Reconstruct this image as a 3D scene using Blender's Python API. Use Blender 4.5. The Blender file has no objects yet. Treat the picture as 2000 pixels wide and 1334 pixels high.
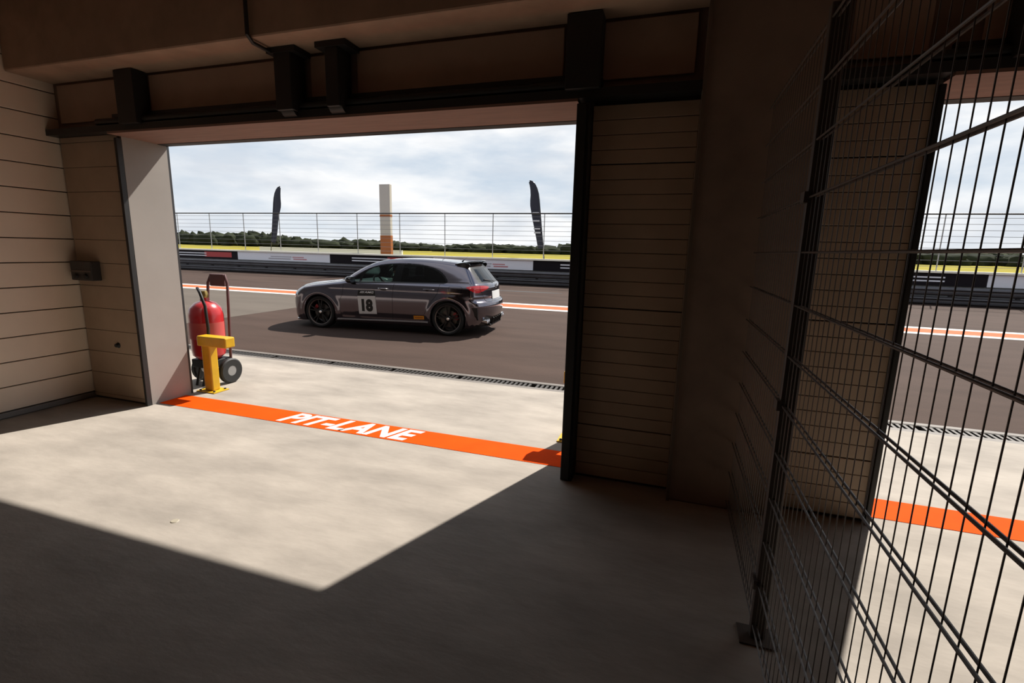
import bpy, bmesh, math, random
import numpy as np
from mathutils import Matrix, Vector
random.seed(7); rng = np.random.default_rng(7)
S = bpy.context.scene
COL = S.collection

# ------------------------------------------------------------------ camera
cam_d = bpy.data.cameras.new('camera'); cam = bpy.data.objects.new('camera', cam_d); COL.objects.link(cam)
FPX = 950.0
cam_d.sensor_width = 36.0; cam_d.lens = FPX * 36.0 / 2000.0; cam_d.clip_start = 0.02; cam_d.clip_end = 3000
YAW, PIT, ROL = -0.3096, -0.1865, 0.0245
fwd = Vector((math.sin(YAW)*math.cos(PIT), math.cos(YAW)*math.cos(PIT), math.sin(PIT)))
rgt = Vector((math.cos(YAW), -math.sin(YAW), 0)); upv = rgt.cross(fwd)
r2 = math.cos(ROL)*rgt + math.sin(ROL)*upv; u2 = -math.sin(ROL)*rgt + math.cos(ROL)*upv
cam.matrix_world = Matrix(((r2.x, u2.x, -fwd.x, 0), (r2.y, u2.y, -fwd.y, 0), (r2.z, u2.z, -fwd.z, 1.654), (0, 0, 0, 1)))
S.camera = cam

# ------------------------------------------------------------------ exposure, sky, sun
vs = S.view_settings
vs.view_transform = 'Standard'; vs.look = 'None'; vs.gamma = 1.0; vs.use_curve_mapping = False; vs.exposure = 0.0
SKY = 0.91; SUN = 8.2
world = bpy.data.worlds.new('sky'); S.world = world; world.use_nodes = True
nt = world.node_tree; nt.nodes.clear()
N = nt.nodes.new; L = nt.links.new
out = N('ShaderNodeOutputWorld'); bg = N('ShaderNodeBackground'); L(bg.outputs[0], out.inputs[0])
tc = N('ShaderNodeTexCoord'); sep = N('ShaderNodeSeparateXYZ'); L(tc.outputs['Generated'], sep.inputs[0])
mp = N('ShaderNodeMapping'); mp.inputs['Scale'].default_value = (1.0, 1.0, 3.4); L(tc.outputs['Generated'], mp.inputs['Vector'])
nz = N('ShaderNodeTexNoise'); nz.inputs['Scale'].default_value = 3.1; nz.inputs['Detail'].default_value = 8; nz.inputs['Roughness'].default_value = .52
L(mp.outputs[0], nz.inputs['Vector'])
rp = N('ShaderNodeValToRGB'); rp.color_ramp.elements[0].position = .36; rp.color_ramp.elements[1].position = .56
L(nz.outputs['Fac'], rp.inputs[0])
nz2 = N('ShaderNodeTexNoise'); nz2.inputs['Scale'].default_value = 5.5; nz2.inputs['Detail'].default_value = 5
L(mp.outputs[0], nz2.inputs['Vector'])
rp2 = N('ShaderNodeValToRGB'); rp2.color_ramp.elements[0].position = .42; rp2.color_ramp.elements[1].position = .68
rp2.color_ramp.elements[0].color = (1.10, 1.11, 1.12, 1); rp2.color_ramp.elements[1].color = (.80, .85, .92, 1)
L(nz2.outputs['Fac'], rp2.inputs[0])
bl = N('ShaderNodeValToRGB')
e = bl.color_ramp.elements
e[0].position = 0.0; e[0].color = (.74, .83, .92, 1); e[1].position = 1.0; e[1].color = (.16, .29, .52, 1)
e2 = bl.color_ramp.elements.new(.35); e2.color = (.52, .66, .84, 1)
L(sep.outputs['Z'], bl.inputs[0])
mx = N('ShaderNodeMix'); mx.data_type = 'RGBA'; L(rp.outputs['Color'], mx.inputs['Factor']); L(bl.outputs[0], mx.inputs['A']); L(rp2.outputs[0], mx.inputs['B'])
L(mx.outputs['Result'], bg.inputs[0]); bg.inputs[1].default_value = SKY
sun_d = bpy.data.lights.new('sun', 'SUN'); sun_d.energy = SUN; sun_d.angle = math.radians(.8); sun_d.color = (1.0, .955, .885)
sun = bpy.data.objects.new('sun', sun_d); COL.objects.link(sun)
EL = math.radians(48.4); hx, hy = .371, .9286
sd = Vector((hx*math.cos(EL), hy*math.cos(EL), math.sin(EL)))     # towards the sun
sun.rotation_euler = (-sd).to_track_quat('-Z', 'Y').to_euler(); sun.location = sd*60

# ------------------------------------------------------------------ materials
MATS = {}
def mat(name, col, rough=.6, metal=0.0, coat=0.0, spec=.5, noise=None, bump=None, emit=None, stretch=(1, 1, 1), col2=None, world_co=True):
    if name in MATS: return MATS[name]
    m = bpy.data.materials.new(name); m.use_nodes = True; t = m.node_tree; b = t.nodes['Principled BSDF']
    b.inputs['Base Color'].default_value = (*col, 1); b.inputs['Roughness'].default_value = rough; b.inputs['Metallic'].default_value = metal
    b.inputs['Coat Weight'].default_value = coat; b.inputs['Coat Roughness'].default_value = .03; b.inputs['Specular IOR Level'].default_value = spec
    if noise or bump:
        co = t.nodes.new('ShaderNodeNewGeometry' if world_co else 'ShaderNodeTexCoord')
        mpg = t.nodes.new('ShaderNodeMapping'); mpg.inputs['Scale'].default_value = stretch
        t.links.new(co.outputs['Position' if world_co else 'Object'], mpg.inputs['Vector'])
    if noise:
        sc, amt = noise
        n = t.nodes.new('ShaderNodeTexNoise'); n.inputs['Scale'].default_value = sc; n.inputs['Detail'].default_value = 7; n.inputs['Roughness'].default_value = .6
        t.links.new(mpg.outputs[0], n.inputs['Vector'])
        r = t.nodes.new('ShaderNodeValToRGB'); r.color_ramp.elements[0].position = .32; r.color_ramp.elements[1].position = .7
        c2 = col2 or tuple(max(0, c*(1-amt)) for c in col)
        r.color_ramp.elements[0].color = (*c2, 1); r.color_ramp.elements[1].color = (*[min(1, c*(1+amt*.4)) for c in col], 1)
        t.links.new(n.outputs['Fac'], r.inputs[0]); t.links.new(r.outputs[0], b.inputs['Base Color'])
    if bump:
        sc, st = bump
        n2 = t.nodes.new('ShaderNodeTexNoise'); n2.inputs['Scale'].default_value = sc; n2.inputs['Detail'].default_value = 5
        t.links.new(mpg.outputs[0], n2.inputs['Vector'])
        bp = t.nodes.new('ShaderNodeBump'); bp.inputs['Strength'].default_value = st; bp.inputs['Distance'].default_value = .01
        t.links.new(n2.outputs['Fac'], bp.inputs['Height']); t.links.new(bp.outputs[0], b.inputs['Normal'])
    if emit:
        b.inputs['Emission Color'].default_value = (*emit[0], 1); b.inputs['Emission Strength'].default_value = emit[1]
    MATS[name] = m
    return m
def glass(name, tint, rough=.02, refl=.9):
    if name in MATS: return MATS[name]
    m = bpy.data.materials.new(name); m.use_nodes = True; t = m.node_tree; t.nodes.clear()
    o = t.nodes.new('ShaderNodeOutputMaterial'); mixn = t.nodes.new('ShaderNodeMixShader'); tr = t.nodes.new('ShaderNodeBsdfTransparent')
    gl = t.nodes.new('ShaderNodeBsdfGlossy'); fr = t.nodes.new('ShaderNodeFresnel'); fr.inputs[0].default_value = 1.45
    tr.inputs[0].default_value = (*tint, 1); gl.inputs['Roughness'].default_value = rough; gl.inputs['Color'].default_value = (refl, refl, refl, 1)
    t.links.new(fr.outputs[0], mixn.inputs[0]); t.links.new(tr.outputs[0], mixn.inputs[1]); t.links.new(gl.outputs[0], mixn.inputs[2]); t.links.new(mixn.outputs[0], o.inputs[0])
    MATS[name] = m
    return m
CONC = mat('pale_concrete', (.345, .305, .262), .75, spec=.12, noise=(1.3, .26), bump=(9, .25), stretch=(1, 2.2, 1))
CREAM = mat('cream_wall_board', (.82, .67, .53), .6, noise=(1.5, .10))
BROWN = mat('brown_plaster', (.26, .18, .135), .8, noise=(2.2, .25), bump=(14, .2))
HEADER = mat('header_timber', (.25, .14, .105), .65, noise=(3, .2), stretch=(1, 8, 8))
BEAMC = mat('beam_concrete', (.42, .28, .195), .8, noise=(1.8, .3), bump=(12, .25))
REVEAL = mat('reveal_paint', (.32, .285, .255), .7, noise=(1.1, .12))
DARKST = mat('dark_steel', (.028, .026, .025), .5, metal=.3)
JOINT = mat('dark_joint', (.06, .045, .035), .9)
FACADE = mat('facade_cladding', (.035, .033, .034), .35, noise=(.8, .1))
ORANGE = mat('orange_floor_paint', (.82, .070, .002), .8, spec=.05, noise=(5, .12))
LANEOR = mat('faded_orange_paint', (.56, .125, .05), .8, spec=.1, noise=(4, .12))
WHITEP = mat('white_paint', (.56, .55, .53), .8, spec=.1, noise=(6, .08))
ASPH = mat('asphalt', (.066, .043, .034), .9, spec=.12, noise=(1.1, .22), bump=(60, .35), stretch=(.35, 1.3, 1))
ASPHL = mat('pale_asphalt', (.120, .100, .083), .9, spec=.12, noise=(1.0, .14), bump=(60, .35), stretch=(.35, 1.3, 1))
GRATE = mat('drain_grate', (.05, .043, .038), .6, metal=.4)
GUTTER = mat('gutter_concrete', (.15, .128, .11), .7, noise=(4, .2))
GRASS = mat('dry_grass', (.27, .22, .030), .95, spec=.05, noise=(.12, .3), col2=(.20, .175, .025))
FOREST = mat('forest_leaf', (.030, .035, .020), .95, spec=.05, noise=(.2, .4))
GALV = mat('galvanised_steel', (.40, .40, .42), .42, metal=.75, noise=(3, .15))
RAILST = mat('weathered_rail_steel', (.11, .105, .112), .45, metal=.6, noise=(2, .2))
MESHST = mat('fence_wire_coating', (.10, .082, .070), .45, metal=.2)
BLACKB = mat('black_board', (.014, .011, .014), .6, spec=.1)
WHITEB = mat('white_board', (.82, .82, .88), .5)
REDB = mat('red_print', (.45, .04, .04), .5)
PINKB = mat('faded_red_print', (.55, .22, .24), .5)
GREYB = mat('grey_print', (.42, .40, .44), .5)
YEL = mat('yellow_safety_paint', (.62, .36, .008), .4, noise=(8, .12))
RED = mat('red_enamel', (.46, .016, .018), .3, coat=.6)
BLK = mat('black_rubber', (.014, .014, .014), .6)
BLKG = mat('gloss_black', (.006, .006, .007), .12, coat=.6)

# ------------------------------------------------------------------ helpers
def tag(o, label=None, cat=None, group=None, kind=None):
    if label: o['label'] = label
    if cat: o['category'] = cat
    if group: o['group'] = group
    if kind: o['kind'] = kind
    return o
def empty(name, loc=(0, 0, 0), rz=0):
    o = bpy.data.objects.new(name, None); COL.objects.link(o); o.location = loc; o.rotation_euler = (0, 0, rz); o.empty_display_size = .1
    return o
class MB:
    def __init__(s): s.v = []; s.f = []
    def add(s, v, f):
        k = len(s.v); s.v += [tuple(p) for p in v]; s.f += [tuple(i+k for i in q) for q in f]; return s
    def box(s, x0, x1, y0, y1, z0, z1):
        return s.add([(x0, y0, z0), (x1, y0, z0), (x1, y1, z0), (x0, y1, z0), (x0, y0, z1), (x1, y0, z1), (x1, y1, z1), (x0, y1, z1)],
                     [(3, 2, 1, 0), (4, 5, 6, 7), (0, 1, 5, 4), (1, 2, 6, 5), (2, 3, 7, 6), (3, 0, 4, 7)])
    def tube(s, pts, r, n=8, cap=True, radii=None):
        P = [Vector(p) for p in pts]; R = []; k = len(P)
        up0 = None
        for i, p in enumerate(P):
            d = (P[min(i+1, k-1)] - P[max(i-1, 0)]).normalized()
            if up0 is None:
                up0 = d.orthogonal().normalized()
            a = (up0 - d*up0.dot(d))
            a = a.normalized() if a.length > 1e-6 else d.orthogonal().normalized()
            up0 = a; b = d.cross(a); rr = radii[i] if radii else r
            R.append([p + (a*math.cos(2*math.pi*j/n) + b*math.sin(2*math.pi*j/n))*rr for j in range(n)])
        v = [q for ring in R for q in ring]
        f = [(i*n+j, i*n+(j+1) % n, (i+1)*n+(j+1) % n, (i+1)*n+j) for i in range(k-1) for j in range(n)]
        if cap: f += [tuple(range(n-1, -1, -1)), tuple((k-1)*n+j for j in range(n))]
        return s.add(v, f)
    def lathe(s, prof, n=32, axis='z', c=(0, 0, 0), a0=0, a1=2*math.pi, closed=True):
        # prof: list of (r, h)
        full = abs(a1-a0-2*math.pi) < 1e-6; m = n if full else n+1; v = []
        for i in range(m):
            t = a0+(a1-a0)*i/n; ct, st = math.cos(t), math.sin(t)
            for r, h in prof:
                p = {'z': (r*ct, r*st, h), 'y': (r*ct, h, r*st), 'x': (h, r*ct, r*st)}[axis]
                v.append((p[0]+c[0], p[1]+c[1], p[2]+c[2]))
        k = len(prof); f = []
        for i in range(n):
            i2 = (i+1) % m
            for j in range(k-1): f.append((i*k+j, i2*k+j, i2*k+j+1, i*k+j+1))
        return s.add(v, f)
    def prism(s, poly, h0, h1, axis='y'):
        n = len(poly)
        P = lambda a, b, h: {'y': (a, h, b), 'z': (a, b, h), 'x': (h, a, b)}[axis]
        v = [P(a, b, h0) for a, b in poly] + [P(a, b, h1) for a, b in poly]
        f = [tuple(range(n-1, -1, -1)), tuple(range(n, 2*n))] + [(i, (i+1) % n, n+(i+1) % n, n+i) for i in range(n)]
        return s.add(v, f)
    def build(s, name, m, parent=None, smooth=False, bevel=0, loc=None):
        me = bpy.data.meshes.new(name); me.from_pydata(s.v, [], s.f)
        bm = bmesh.new(); bm.from_mesh(me); bmesh.ops.recalc_face_normals(bm, faces=bm.faces); bm.to_mesh(me); bm.free()
        me.materials.append(m)
        if smooth:
            me.shade_smooth()
            me.set_sharp_from_angle(angle=math.radians(38))
        o = bpy.data.objects.new(name, me); COL.objects.link(o)
        if parent: o.parent = parent
        if loc: o.location = loc
        if bevel:
            b = o.modifiers.new('bevel', 'BEVEL'); b.width = bevel; b.segments = 2; b.limit_method = 'ANGLE'
        return o
def box(name, x0, x1, y0, y1, z0, z1, m, parent=None, bevel=0): return MB().box(x0, x1, y0, y1, z0, z1).build(name, m, parent, bevel=bevel)
def text_mesh(txt, offset=0.0, shear=0.0):
    cu = bpy.data.curves.new('lettering', 'FONT'); cu.body = txt; cu.offset = offset; cu.shear = shear; cu.resolution_u = 4
    o = bpy.data.objects.new('lettering_tmp', cu); COL.objects.link(o)
    dg = bpy.context.evaluated_depsgraph_get(); me = o.evaluated_get(dg).to_mesh()
    v = np.array([tuple(p.co) for p in me.vertices]); f = [tuple(p.vertices) for p in me.polygons]
    bpy.data.objects.remove(o); bpy.data.curves.remove(cu)
    v = v[:, :2]; v = v - v.min(0)
    return v, f
def mesh_obj(name, v, f, m, parent=None, smooth=False):
    me = bpy.data.meshes.new(name); me.from_pydata([tuple(map(float, p)) for p in v], [], f); me.materials.append(m)
    if smooth: me.shade_smooth()
    o = bpy.data.objects.new(name, me); COL.objects.link(o)
    if parent: o.parent = parent
    return o

# ------------------------------------------------------------------ setting: ground
XL, XR, XO2, XO2R = -4.945, -.655, 1.32, 5.56        # door openings along the front wall
YI, YO, HO = 3.42, 3.85, 2.615                       # wall inner / outer face, opening height
XW0, XW1 = -5.77, 6.41                              # side walls
o = box('floor', XW0-.2, XW1+.2, -7.2, YO, -.2, 0, CONC); tag(o, 'pale concrete garage floor, sunlit inside the open door', 'floor', kind='structure')
o = box('apron', -60, 60, YO, 5.50, -.2, 0, CONC); tag(o, 'bright concrete apron between garage door and drain', 'pavement', kind='structure')
o = box('pit_lane', -90, 90, 5.84, 22.85, -.2, -.004, ASPH); tag(o, 'brown grey asphalt pit lane under the car', 'road', kind='structure')
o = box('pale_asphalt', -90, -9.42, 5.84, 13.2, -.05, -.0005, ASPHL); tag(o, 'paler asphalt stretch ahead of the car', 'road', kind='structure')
o = box('field', -700, 700, 22.85, 900, -.4, -.02, GRASS); tag(o, 'dry yellow green grass field beyond the barrier', 'field', kind='structure')
dr = empty('drain_channel', (0, 5.67, 0)); tag(dr, 'dark slotted drain channel along the apron edge', 'drain')
MB().box(-60, 60, -.17, -.09, -.15, .0).build('kerb', GUTTER, dr)
MB().box(-60, 60, .09, .17, -.15, .0).build('kerb', GUTTER, dr)
MB().box(-60, 60, -.09, .09, -.15, -.06).build('channel', JOINT, dr)
gm = MB()
for k in range(16):
    gm.box(-.48+k*.06, -.45+k*.06, -.085, .085, -.03, -.006)
gm.box(-.5, .5, -.09, -.075, -.04, -.004).box(-.5, .5, .075, .09, -.04, -.004)
g0 = gm.build('grate', GRATE, dr)
for k in range(-13, 9):
    g = g0 if k == -13 else g0.copy()
    if k != -13: COL.objects.link(g)
    g.parent = dr; g.location = (k*1.004, 0, 0)

# painted marks
st = box('threshold_stripe', XL+.0, XR-.0, 3.49, 3.79, 0.0, .003, ORANGE); tag(st, 'bright orange floor stripe with white lettering across the open doorway', 'floor stripe')
st2 = box('threshold_stripe', XO2, XO2R, 3.49, 3.79, 0.0, .003, ORANGE); tag(st2, 'bright orange floor stripe behind the wire mesh partition', 'floor stripe')
v, f = text_mesh('PIT-LANE', .036, .38)
sx = 1.46/v[:, 0].max(); sy = .255/v[:, 1].max()
mesh_obj('lettering', [(-3.47+a*sx, 3.513+b*sy, .0045) for a, b in v], f, WHITEP, st)
ls = empty('lane_stripe', (0, 13.9, 0)); tag(ls, 'faded orange lane line edged in white across the asphalt', 'lane line')
MB().box(-90, 90, -.38, .38, -.004, .001).build('orange_band', LANEOR, ls)
MB().box(-90, 90, -.69, -.38, -.004, .001).build('white_edge', WHITEP, ls)
MB().box(-90, 90, .38, .69, -.004, .001).build('white_edge', WHITEP, ls)
TYRM = mat('rubber_mark_black', (.03, .027, .026), .8)
def ribbon(name, x0, x1, y, w, label):
    n = 10; m_ = MB(); v = []; 
    for i in range(n+1):
        t = i/n; hw = w*(.25+.75*math.sin(math.pi*t)**.6); x = x0+(x1-x0)*t; yy = y+.12*math.sin(2.2*t)
        v += [(x, yy-hw, 0), (x, yy+hw, 0)]
    m_.add(v, [(2*i, 2*i+2, 2*i+3, 2*i+1) for i in range(n)])
    o = m_.build(name, TYRM); tag(o, label, 'skid mark')
ribbon('skid_mark', -16.6, -12.5, 18.6, .18, 'dark skid mark on the asphalt ahead of the windscreen')
ribbon('skid_mark', -7.2, -4.0, 18.8, .18, 'dark skid mark on the asphalt behind the tailgate')

# ------------------------------------------------------------------ setting: garage shell
wl = empty('wall_left', (XW0, 0, 0)); tag(wl, 'cream side wall of wide horizontal boards', 'wall', kind='structure')
MB().box(-.25, -.02, -7.2, YI+.4, 0, 3.75).build('wall_core', JOINT, wl)
edges = [0.0, .06] + [.06+.2275*k for k in range(1, 17)]
bd = None
for i in range(len(edges)-1):
    z0, z1 = edges[i], min(edges[i+1], 3.7)
    h = z1-z0
    g = .0045
    m_ = MB().box(-.03, 0 if i else .018, -7.0, YI, z0+g, z1-g)
    m_.build('wall_board' if i else 'skirting', CREAM if i else mat('grey_skirting', (.20, .185, .17), .6), wl, bevel=.004)
o = box('wall_right', XW1, XW1+.2, -7.2, YI, 0, 3.75, BROWN); tag(o, 'brown side wall of the neighbouring bay', 'wall', kind='structure')
o = box('wall_back', XW0-.2, XW1+.2, -7.3, -7.0, 0, 3.75, BROWN); tag(o, 'brown rear wall of the garage', 'wall', kind='structure')
o = box('ceiling', XW0-.25, XW1+.25, -7.3, YO, 3.72, 4.0, BROWN); tag(o, 'dark brown garage ceiling', 'ceiling', kind='structure')

wf = empty('wall_front', (0, YI, 0)); tag(wf, 'front garage wall with two open door bays and slatted lining', 'wall', kind='structure')
T = YO-YI
MB().box(-26, XL, .0, T, 0, HO).build('door_pier', REVEAL, wf)
MB().box(XR, XO2, .0, T, 0, HO).build('door_pier', REVEAL, wf)
MB().box(XO2R, 26, .0, T, 0, HO).build('door_pier', REVEAL, wf)
MB().box(-26, 26, .0, T, HO, 8.5).build('upper_wall', BROWN, wf)
MB().box(-26, 26, T, T+.06, HO+.02, 8.5).build('facade_cladding', FACADE, wf)
for (a, b) in ((-26, XL-.02), (XR+.02, XO2-.02), (XO2R+.02, 26)):
    MB().box(a, b, T, T+.04, 0, HO).build('facade_cladding', FACADE, wf)
# slat lining beside the doors (each slat its own piece)
zs = [.02, .115, .21, .31, .41] + [.41+.0956*k for k in range(1, 10)] + [1.27+.095*k for k in range(1, 11)] + [2.22+.0925*k for k in range(1, 5)]
strong = (.41, 1.2704, 2.22)
SLAT = mat('lining_slat', (.44, .32, .225), .6, noise=(2.0, .15))
def slats(x0, x1, zs=zs):
    MB().box(x0, x1, -.006, .0, 0, HO).build('lining_back', JOINT, wf)
    for i in range(len(zs)-1):
        a = zs[i]+(.006 if any(abs(zs[i]-s) < .01 for s in strong) else .0018); b = zs[i+1]-.0018
        MB().box(x0, x1, -.022, -.004, a, b).build('lining_slat', SLAT, wf, bevel=.003)
slats(XR+.09, .09); slats(.78, XO2-.04); slats(XW0+.02, XL-.035, [.02, .06]+[.06+.2275*k for k in range(1, 12)]+[HO])
# pillar between the bays
pl = empty('pillar', (.435, YI, 0)); tag(pl, 'brown pillar between the two door bays', 'pillar', kind='structure')
MB().box(-.345, .345, -.16, -.002, 0, 3.1).build('shaft', BROWN, pl, bevel=.012)
MB().box(-.345, -.325, -.175, -.158, 0, 3.08).build('edge_angle', mat('angle_steel', (.16, .12, .09), .5, metal=.3), pl)
# header over the openings, ledge beam above
hb = empty('trim_1', (0, 0, 0)); tag(hb, 'warm brown header board under the wall above both doors', 'trim', kind='structure')
for a, b in ((XL, XR), (XO2, XO2R)):
    MB().box(a, b, 3.30, YO-.005, HO-.018, HO).build('soffit_board', HEADER, hb)
    MB().box(a-.05, b+.05, YO-.09, YO+.01, HO-.022, HO-.0).build('drip_edge', DARKST, hb)
MB().box(XW0, XW1, 3.30, YI, HO, HO+.055).build('header_rail', DARKST, hb)
bm_ = empty('trim_2', (0, 0, 0)); tag(bm_, 'wide concrete ledge beam high above the door', 'beam', kind='structure')
MB().box(XW0, XW1, 3.05, YI, 3.10, 3.72).build('beam', BEAMC, bm_, bevel=.015)

# lining panels above the doors
PANEL = mat('lining_panel', (.42, .29, .22), .65, noise=(2, .15))
lp = empty('trim_3', (0, YI, 0)); tag(lp, 'row of brown lining panels above the door opening', 'trim', kind='structure')
for a, b in ((-5.70, -4.78), (-4.50, -2.98), (-2.78, -2.55), (-2.36, -.78), (-.56, .04), (.85, 1.22), (1.45, 3.2), (3.25, 5.0)):
    MB().box(a, b, -.02, -.002, 2.74, 3.08).build('lining_panel', PANEL, lp, bevel=.005)
# door hardware (each bay a thing)
def door_gear(xl, xr, label):
    t = empty('door_track', ((xl+xr)/2, YI, 0)); c = (xl+xr)/2
    tag(t, label, 'door track', 'door tracks')
    for x, s in ((xl, -1), (xr, 1)):
        wd = .03 if s < 0 else .085
        a, b = sorted((x-c, x-c+s*wd))
        MB().box(a, b, -.135 if s > 0 else -.05, -.002, 0.0, 2.58).build('guide_rail', DARKST, t, bevel=.004)
        if s > 0: MB().box(a+.02, b-.02, -.165, -.13, .02, 2.56).build('rail_lip', DARKST, t)
        bx_ = x-c+s*.03 if s > 0 else x-c+.33
        MB().box(bx_-.11, bx_+.11, -.16, -.03, 2.66, 3.095).build('bearing_plate', DARKST, t, bevel=.004)
    MB().tube([(xl-c-.15, -.09, 2.705), (xr-c+.15, -.09, 2.705)], .028, 12).build('torsion_shaft', DARKST, t, smooth=True)
    MB().box(xl-c, xr-c, -.06, -.024, 2.655, 2.775).build('shaft_channel', DARKST, t)
    for x in (-.10, .34):
        MB().box(x-.075 if x < 0 else x-.055, x+.075 if x < 0 else x+.055, -.19, -.026, 2.66, 3.095).build('bracket', DARKST, t, bevel=.006)
        MB().box(x-.13, x+.13, -.2, -.026, 3.06, 3.098).build('bracket_foot', DARKST, t)
        MB().lathe([(.03, -.06), (.085, -.06), (.085, .06), (.03, .06)], 20, 'x', (x, -.09, 2.705)).build('cable_drum', DARKST, t, smooth=True)
    return t
dgear = door_gear(XL, XR, 'dark steel door track and shaft above the open doorway')
door_gear(XO2, XO2R, 'dark steel door track and shaft in the bay behind the mesh')
_c = (XL+XR)/2
MB().tube([(x-_c, y-YI, z) for x, y, z in [(-3.0, 3.385, 2.72), (-3.0, 3.385, 3.03), (-3.0, 3.36, 3.07), (-3.0, 3.07, 3.075), (-3.0, 3.025, 3.11), (-3.0, 3.025, 3.70)]], .014, 10).build('conduit', DARKST, dgear, smooth=True)
jb = empty('switch_box', (-5.56, YI-.022, 1.25)); tag(jb, 'dark switch box on the wall beside the left door jamb', 'switch box')
MB().box(-.15, .15, -.09, 0, 0, .19).build('housing', mat('dark_plastic', (.035, .03, .03), .5), jb, bevel=.008)
MB().box(-.14, .14, -.096, -.088, .085, .098).build('cover_seam', mat('brown_plastic', (.14, .10, .08), .5), jb)
for x in (-.07, .07): MB().lathe([(0, -.11), (.022, -.108), (.024, -.088)], 16, 'y', (x, 0, .045)).build('button', BLK, jb, smooth=True)
kn = MB().lathe([(0, -.03), (.018, -.028), (.022, -.01), (.03, 0)], 16, 'y').build('wall_knob', BLK, smooth=True, loc=(-5.30, YI-.022, .60)); tag(kn, 'small dark knob low on the wall beside the left jamb', 'knob')
# ------------------------------------------------------------------ mesh partition (double rod mat)
XP = .47
fp = empty('mesh_partition', (XP, 0, 0)); tag(fp, 'dark welded wire mesh partition between the two bays', 'mesh fence')
Y0, Y1 = .02, YI-.17
for k in range(13):
    z = .07+.2*k
    for s in (-1, 1):
        o = MB().tube([(s*.0085, Y0, z), (s*.0085, Y1, z)], .0036, 6).build('double_rod', MESHST, fp)
rod = None
for i in range(int((Y1-Y0)/.05)):
    if rod is None: rod = MB().tube([(0, 0, .04), (0, 0, 2.5)], .0014, 6).build('upright_wire', MESHST, fp)
    else:
        r_ = rod.copy(); COL.objects.link(r_); r_.parent = fp; rod_ = r_
        r_.location = (0, Y0+.02+.05*i, 0); continue
    rod.location = (0, Y0+.02, 0)
for y in (2.12, -.35):
    p_ = empty('tmp')
    bpy.data.objects.remove(p_)
    po = MB().box(-.015, .045, y-.02, y+.02, .008, 2.52).build('fence_post', mat('post_coating', (.085, .07, .06), .5, metal=.2), fp, bevel=.004)
    MB().box(-.06, .09, y-.06, y+.06, 0, .008).build('base_plate', MESHST, po)
    for z in (.27, 1.07, 1.87): MB().box(-.028, -.012, y-.03, y+.03, z-.02, z+.02).build('clamp', MESHST, po)

# ------------------------------------------------------------------ barrier across the track
bw = box('barrier_wall', -90, 90, 22.78, 23.0, 0, 1.17, mat('barrier_concrete', (.25, .245, .24), .8, noise=(2, .15))); tag(bw, 'low concrete wall behind the guard rails', 'wall', kind='structure')
cp_ = box('trim_4', -90, 90, 22.66, 23.06, 1.175, 1.255, mat('cream_white_paint', (.92, .88, .76), .6)); tag(cp_, 'cream white coping along the low barrier wall', 'coping', kind='structure')
gr = empty('guard_rail', (0, 22.3, 0)); tag(gr, 'long two tier steel guard rail across the pit lane', 'guard rail')
prof = [(.0, 0), (-.02, .02), (-.075, .05), (-.085, .085), (-.02, .125), (-.01, .155), (-.02, .185), (-.085, .225), (-.075, .26), (-.02, .29), (0, .31)]
for z in (.005, .35):
    v = []; xs = [-60, 60]
    for x in xs: v += [(x, a, z+b) for a, b in prof]
    for x in xs: v += [(x, a+.006, z+b) for a, b in prof]
    n = len(prof); fc = [(i, i+1, n+i+1, n+i) for i in range(n-1)] + [(2*n+i+1, 2*n+i, 3*n+i, 3*n+i+1) for i in range(n-1)] + [(0, n, 3*n, 2*n), (n-1, 2*n-1, 4*n-1, 3*n-1)]
    MB().add(v, fc).build('rail_beam', RAILST, gr, smooth=True)
gp = None
for x in range(-40, 24, 2):
    if gp is None: gp = MB().box(-.05, .05, .02, .14, -.1, .66).build('rail_post', DARKST, gr)
    q = gp if x == -40 else gp.copy()
    if x != -40: COL.objects.link(q); q.parent = gr
    q.location = (x, 0, 0)
bedges = [-36, -30.4, -24.4, -17.9, -11.6, -6.3, -.4, 5.4, 11.2, 17.0]
where = ['at the far left by the door jamb', 'leftmost, beside the left door jamb', 'ahead of the car bonnet', 'behind the car roof', 'right of the spoiler', 'at the right jamb of the open door', 'between the two black ones right of the car', 'seen through the mesh, with two white bars', 'at the right edge behind the mesh']
for i in range(len(bedges)-1):
    a, b = bedges[i], bedges[i+1]; white = i % 2 == 0
    if i == 0: continue
    t = empty('advertising_board', ((a+b)/2, 22.77, .70)); hw = (b-a)/2
    tag(t, ('white' if white else 'black') + ' advertising board on the barrier ' + where[i], 'board', 'advertising boards')
    MB().box(-hw+.01, hw-.01, -.04, 0, 0, .47).build('panel', WHITEB if white else BLACKB, t)
    if white:
        MB().box(-hw*.3, hw*.18, -.046, -.04, .10, .16).build('print_bar', GREYB, t); MB().box(-hw*.25, hw*.2, -.046, -.04, .22, .27).build('print_bar', GREYB, t)
        MB().box(hw*.24, hw*.52, -.046, -.04, .10, .16).build('print_bar', PINKB, t); MB().box(hw*.22, hw*.46, -.046, -.04, .21, .26).build('print_bar', PINKB, t)
    else:
        s = 1 if i < 6 else -1
        MB().box(min(s*hw*.15, s*hw*.85), max(s*hw*.15, s*hw*.85), -.046, -.04, .10, .40).build('print_block', REDB, t)
        for z in (.14, .28): MB().box(min(-s*hw*.55, s*hw*.2), max(-s*hw*.55, s*hw*.2), -.048, -.04, z, z+.055).build('print_bar', WHITEB, t)
cf = empty('catch_fence', (0, 23.02, 0)); tag(cf, 'tall wire catch fence on top of the barrier wall', 'fence')
FW = mat('fence_wire', (.16, .16, .18), .5, metal=.4); FT = mat('fence_top_rail', (.02, .018, .022), .5)
w0 = None
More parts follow.
